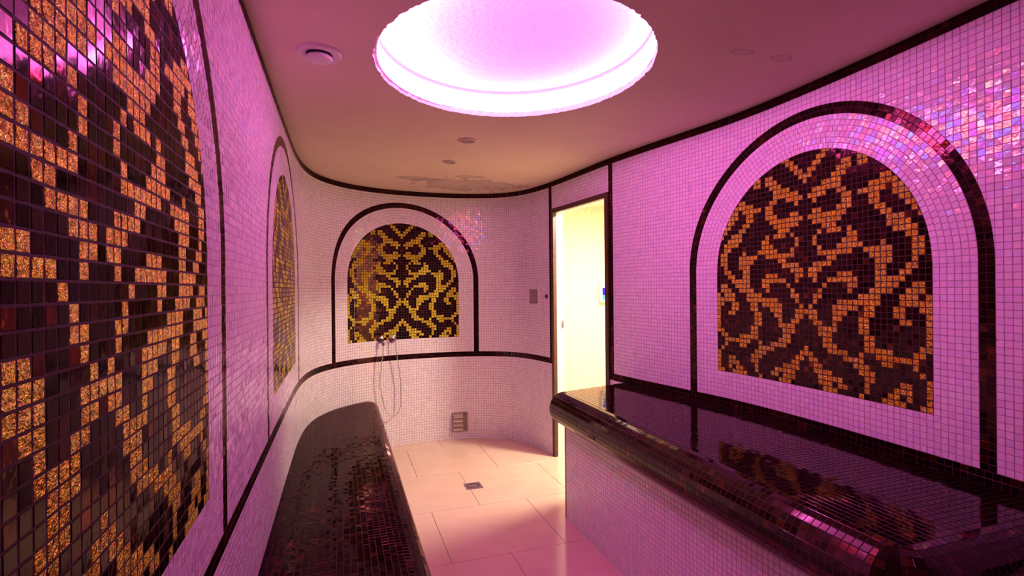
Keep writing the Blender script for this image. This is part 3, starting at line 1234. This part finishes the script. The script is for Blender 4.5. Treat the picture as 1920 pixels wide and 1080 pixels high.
# hall outside
HX0, HX1, HY0, HY1, HZ = 78.0, 128.0, 116.0, 206.0, 55.0
hall = box_obj('wall_hall_end', (HX0 - 8, HY1, ZF), (HX1 + 3, HY1 + 3, HZ + 3), M_HALL); hall['kind'] = 'structure'
h2 = box_obj('wall_hall_side', (HX1, HY0 - 3, ZF), (HX1 + 3, HY1, HZ + 3), M_HALL); h2['kind'] = 'structure'
h3 = box_obj('wall_hall_near', (HX0 + 4, HY0 - 3, ZF), (HX1, HY0, HZ + 3), M_HALL); h3['kind'] = 'structure'
_us = np.linspace(u_at(68.5, 187) - 6, u_at(79, 116), 24)
_ou = [tuple((plan(u) - nrm(u) * 2.7)) for u in _us]
_poly = [(_ou[0][0], HY1)] + _ou + [(HX1, HY0), (HX1, HY1)]
_k = len(_poly)
h4 = mesh_obj('ceiling_hall', [W((x, y, HZ)) for x, y in _poly] + [W((x, y, HZ + 3)) for x, y in _poly],
              [tuple(range(_k)), tuple(range(2 * _k - 1, _k - 1, -1))] + [(i, i + _k, (i + 1) % _k + _k, (i + 1) % _k) for i in range(_k)], M_HALL)
h4['kind'] = 'structure'
lamp = empty('ceiling_lamp', W((98.3, 142.4, HZ)))
tag(lamp, 'round lamp on the hall ceiling beyond the doorway', 'lamp')
adopt(lathe('base', [(0, 0), (5.2, 0), (5.2, -0.5), (4.9, -0.6), (0, -0.6)], (98.3, 142.4, HZ), M_PLASTIC), lamp)
adopt(lo, lamp)

# wall unit with a lit display seen through the doorway
wu = empty('wall_control_unit', W((113, HY1, 13)))
tag(wu, 'white wall unit with a violet and cyan display seen through the doorway', 'control unit')
adopt(box_obj('body', (109.6, HY1 - 2.2, 12.6), (117.2, HY1, 21.6), M_PLASTIC, bevel=0.25), wu)
adopt(box_obj('display', (110.6, HY1 - 2.3, 16.0), (116.2, HY1 - 2.15, 19.2), M_SCREEN_V), wu)
adopt(box_obj('light_bar', (110.6, HY1 - 2.3, 14.0), (116.2, HY1 - 2.15, 15.9), M_SCREEN_C), wu)

# ------------------------------------------------------------------ ceiling fittings
v = empty('air_valve', W((-3.1, 88.3, ZC)))
tag(v, 'white round air valve on the ceiling near the left wall', 'air vent')
adopt(lathe('flange', [(1.9, -0.15), (2.4, -0.45), (3.3, -0.42), (3.55, -0.15), (3.6, 0.0), (1.9, 0.05)], (-3.1, 88.3, ZC), M_PLASTIC), v)
adopt(lathe('throat', [(2.0, -0.2), (2.0, 0.35), (0.0, 0.35)], (-3.1, 88.3, ZC - 0.36), M_BLACK), v)
adopt(lathe('disc', [(0.0, -1.25), (1.5, -1.25), (1.95, -1.1), (2.1, -0.85), (1.9, -0.6), (0.0, -0.6)], (-3.1, 88.3, ZC), M_PLASTIC), v)
adopt(lathe('stem', [(0.0, -0.7), (0.3, -0.7), (0.3, 0.0), (0, 0)], (-3.1, 88.3, ZC), M_PLASTIC, seg=12), v)
for (x, y, r, lab) in ((31.2, 129.0, 2.45, 'larger round recessed spotlight, switched off, nearer the bright recess'),
                       (31.3, 152.1, 2.2, 'smaller round recessed spotlight, switched off, nearer the stained ceiling')):
    d = empty('spotlight', W((x, y, ZC)))
    tag(d, lab, 'spotlight', 'recessed ceiling spotlights')
    adopt(lathe('ring', [(r * 0.66, 0.1), (r * 0.68, -0.25), (r * 0.82, -0.42), (r * 0.95, -0.3), (r, -0.05), (r, 0.05)], (x, y, ZC), M_LAMPRING), d)
    adopt(lathe('lens', [(0, -0.10), (r * 0.4, -0.12), (r * 0.67, -0.02), (r * 0.67, 0.1)], (x, y, ZC), M_GLASSL), d)
    for k in range(3):
        a = k * 2.1 + 0.5
        adopt(lathe('clip', [(0, -0.34), (r * 0.09, -0.34), (r * 0.09, 0), (0, 0)], (x + r * 0.55 * math.cos(a), y + r * 0.55 * math.sin(a), ZC), M_STEEL, seg=10), d)

# ------------------------------------------------------------------ small fittings on the walls and floor
# shower hose between two wall brackets
sh = empty('shower_hose', W((17.0, 199.0, -29.0)))
tag(sh, 'thin chrome shower hose hanging in a loop below the back mosaic', 'shower hose')


def back_pt(x, z, off):
    u = u_at(x, yb_at(x)); n = nrm(u); p = plan(u)
    return (p[0] + n[0] * off, p[1] + n[1] * off, z)


loop = spline([(14.3, -1.2, 2.2), (13.6, -5, 2.6), (12.9, -11, 2.4), (12.8, -17, 2.0), (13.6, -22.6, 2.4), (15.1, -26.8, 2.4),
               (17.6, -29.0, 2.4), (19.9, -27.6, 2.3), (21.1, -23.0, 2.2), (21.0, -17, 2.2), (20.1, -10, 2.4), (19.2, -4.5, 2.5), (18.8, 0.5, 2.4)])[::2]
adopt(tube('hose', [back_pt(x, z, o) for x, z, o in loop], 0.17, M_CHROME), sh)
q = back_pt(14.3, 0.2, 0.0); q2 = back_pt(14.3, 0.2, 2.6)
nb = nrm(u_at(14.3, yb_at(14.3)))
adopt(lathe('rosette', [(0, 0.5), (0.7, 0.5), (1.25, 0.3), (1.3, 0)], q, M_STEELD, axis=(nb[0], nb[1], 0), seg=24), sh)
adopt(tube('outlet', [back_pt(14.3, 0.2, 0.2), back_pt(14.3, 0.2, 1.4), back_pt(14.3, 0.0, 2.0), back_pt(14.3, -0.6, 2.25), back_pt(14.3, -1.7, 2.25)], 0.55, M_STEELD, seg=14), sh)
ho = empty('shower_holder', W(back_pt(18.7, -0.5, 0.0)))
tag(ho, 'small dark bracket holding the hand shower above the right end of the hose', 'shower holder')
nb2 = nrm(u_at(18.7, yb_at(18.7)))
adopt(lathe('rosette', [(0, 0.5), (0.7, 0.5), (1.2, 0.3), (1.25, 0)], back_pt(18.4, 0.0, 0.0), M_STEELD, axis=(nb2[0], nb2[1], 0), seg=24), ho)
adopt(tube('arm', [back_pt(18.4, 0.0, 0.2), back_pt(18.5, 0.1, 1.2), back_pt(18.7, 0.3, 2.2)], 0.45, M_STEELD, seg=12), ho)
hs = empty('hand_shower', W(back_pt(18.7, 0.4, 2.4)))
tag(hs, 'slim chrome hand shower standing in its bracket on the back wall', 'hand shower')
adopt(tube('grip', [back_pt(18.8, 0.0, 2.4), back_pt(18.7, 1.2, 2.4), back_pt(18.6, 2.6, 2.5)], 0.24, M_CHROME, seg=12), hs)
adopt(tube('nozzle', [back_pt(18.6, 2.6, 2.5), back_pt(18.58, 2.9, 2.7), back_pt(18.55, 3.1, 3.1)], 0.36, M_CHROME, seg=12), hs)

# steam outlet near the floor of the back wall
so = empty('steam_outlet', W(back_pt(45.2, -38, 0)))
tag(so, 'small steel louvred steam outlet low on the back wall', 'steam outlet')
uo = u_at(45.2, yb_at(45.2))
wall_box('housing', uo - 3.1, uo + 3.1, -38.0, -30.6, 0.0, 0.7, M_STEELD, so)
for k in range(4):
    z0 = -37.5 + k * 1.75
    us = [uo - 2.9, uo + 1.2]
    vv = []
    for u in us:
        for (dz, dd) in ((0, 0.7), (0, 1.7), (0.25, 1.75), (1.45, 0.75)):
            vv.append(W(wall3(u, z0 + dz, dd)))
    ff = [(0, 1, 5, 4), (1, 2, 6, 5), (2, 3, 7, 6), (3, 0, 4, 7), (0, 3, 2, 1), (4, 5, 6, 7)]
    adopt(mesh_obj('louvre', vv, ff, M_STEEL), so)
wall_box('side_panel', uo + 1.3, uo + 2.9, -37.6, -31.0, 0.7, 1.3, M_STEELD, so)

up = u_at(70.4, 183.2)
pl_ = empty('wall_plate', W(wall3(up, 13.8)))
tag(pl_, 'square brushed plate on the white tiles left of the doorway', 'wall plate')
wall_box('plate', up - 2.4, up + 2.2, 13.7, 18.7, 0.05, 0.25, mat_plain('rose_steel', (0.42, 0.30, 0.30), 0.45, metal=0.6, scale=50, bstr=0.02), pl_)
wall_box('rim', up - 2.55, up + 2.35, 13.55, 18.85, 0.0, 0.12, M_STEELD, pl_)
ub = u_at(71.7, 174.6)
nbb = nrm(ub)
bt = empty('push_button', W(wall3(ub, 16.3)))
tag(bt, 'tiny dark round button between the wall plate and the door', 'button')
adopt(lathe('collar', [(0.45, 0.3), (0.8, 0.25), (0.85, 0)], wall3(ub, 16.3, 0.05), M_STEELD, axis=(nbb[0], nbb[1], 0), seg=20), bt)
adopt(lathe('cap', [(0, 0.55), (0.35, 0.5), (0.5, 0.3), (0.5, 0)], wall3(ub, 16.3, 0.05), M_BLACK, axis=(nbb[0], nbb[1], 0), seg=20), bt)

# floor drain
dr = empty('floor_drain', W((37.95, 152.9, ZF)))
tag(dr, 'square steel floor drain with a round grate', 'drain')
bm = bmesh.new()
fr = [(35.35, 150.35), (40.55, 150.35), (40.55, 155.45), (35.35, 155.45)]
seg = 48
inner, outer = [], []
for i in range(seg):
    a = 2 * math.pi * i / seg
    c, s_ = math.cos(a), math.sin(a)
    k = 2.58 / max(abs(c), abs(s_))
    inner.append((bm.verts.new(W((37.95 + 1.95 * c, 152.9 + 1.95 * s_, ZF + 0.10))), bm.verts.new(W((37.95 + 1.95 * c, 152.9 + 1.95 * s_, ZF - 0.10)))))
    outer.append((bm.verts.new(W((37.95 + k * c, 152.9 + k * s_, ZF + 0.10))), bm.verts.new(W((37.95 + k * c, 152.9 + k * s_, ZF - 0.10)))))
for i in range(seg):
    j = (i + 1) % seg
    bm.faces.new((inner[i][0], inner[j][0], outer[j][0], outer[i][0]))
    bm.faces.new((inner[i][0], inner[i][1], inner[j][1], inner[j][0]))
    bm.faces.new((outer[i][0], outer[j][0], outer[j][1], outer[i][1]))
adopt(bm_obj('frame', bm, M_STEEL), dr)
adopt(lathe('sump', [(0, 0.02), (1.95, 0.02), (1.95, 0.0), (0, 0.0)], (37.95, 152.9, ZF), M_BLACK, seg=32), dr)
adopt(lathe('grate', [(0, 0.12), (1.45, 0.12), (1.6, 0.06), (1.6, 0.03), (0, 0.03)], (37.95, 152.9, ZF), M_STEEL, seg=40), dr)
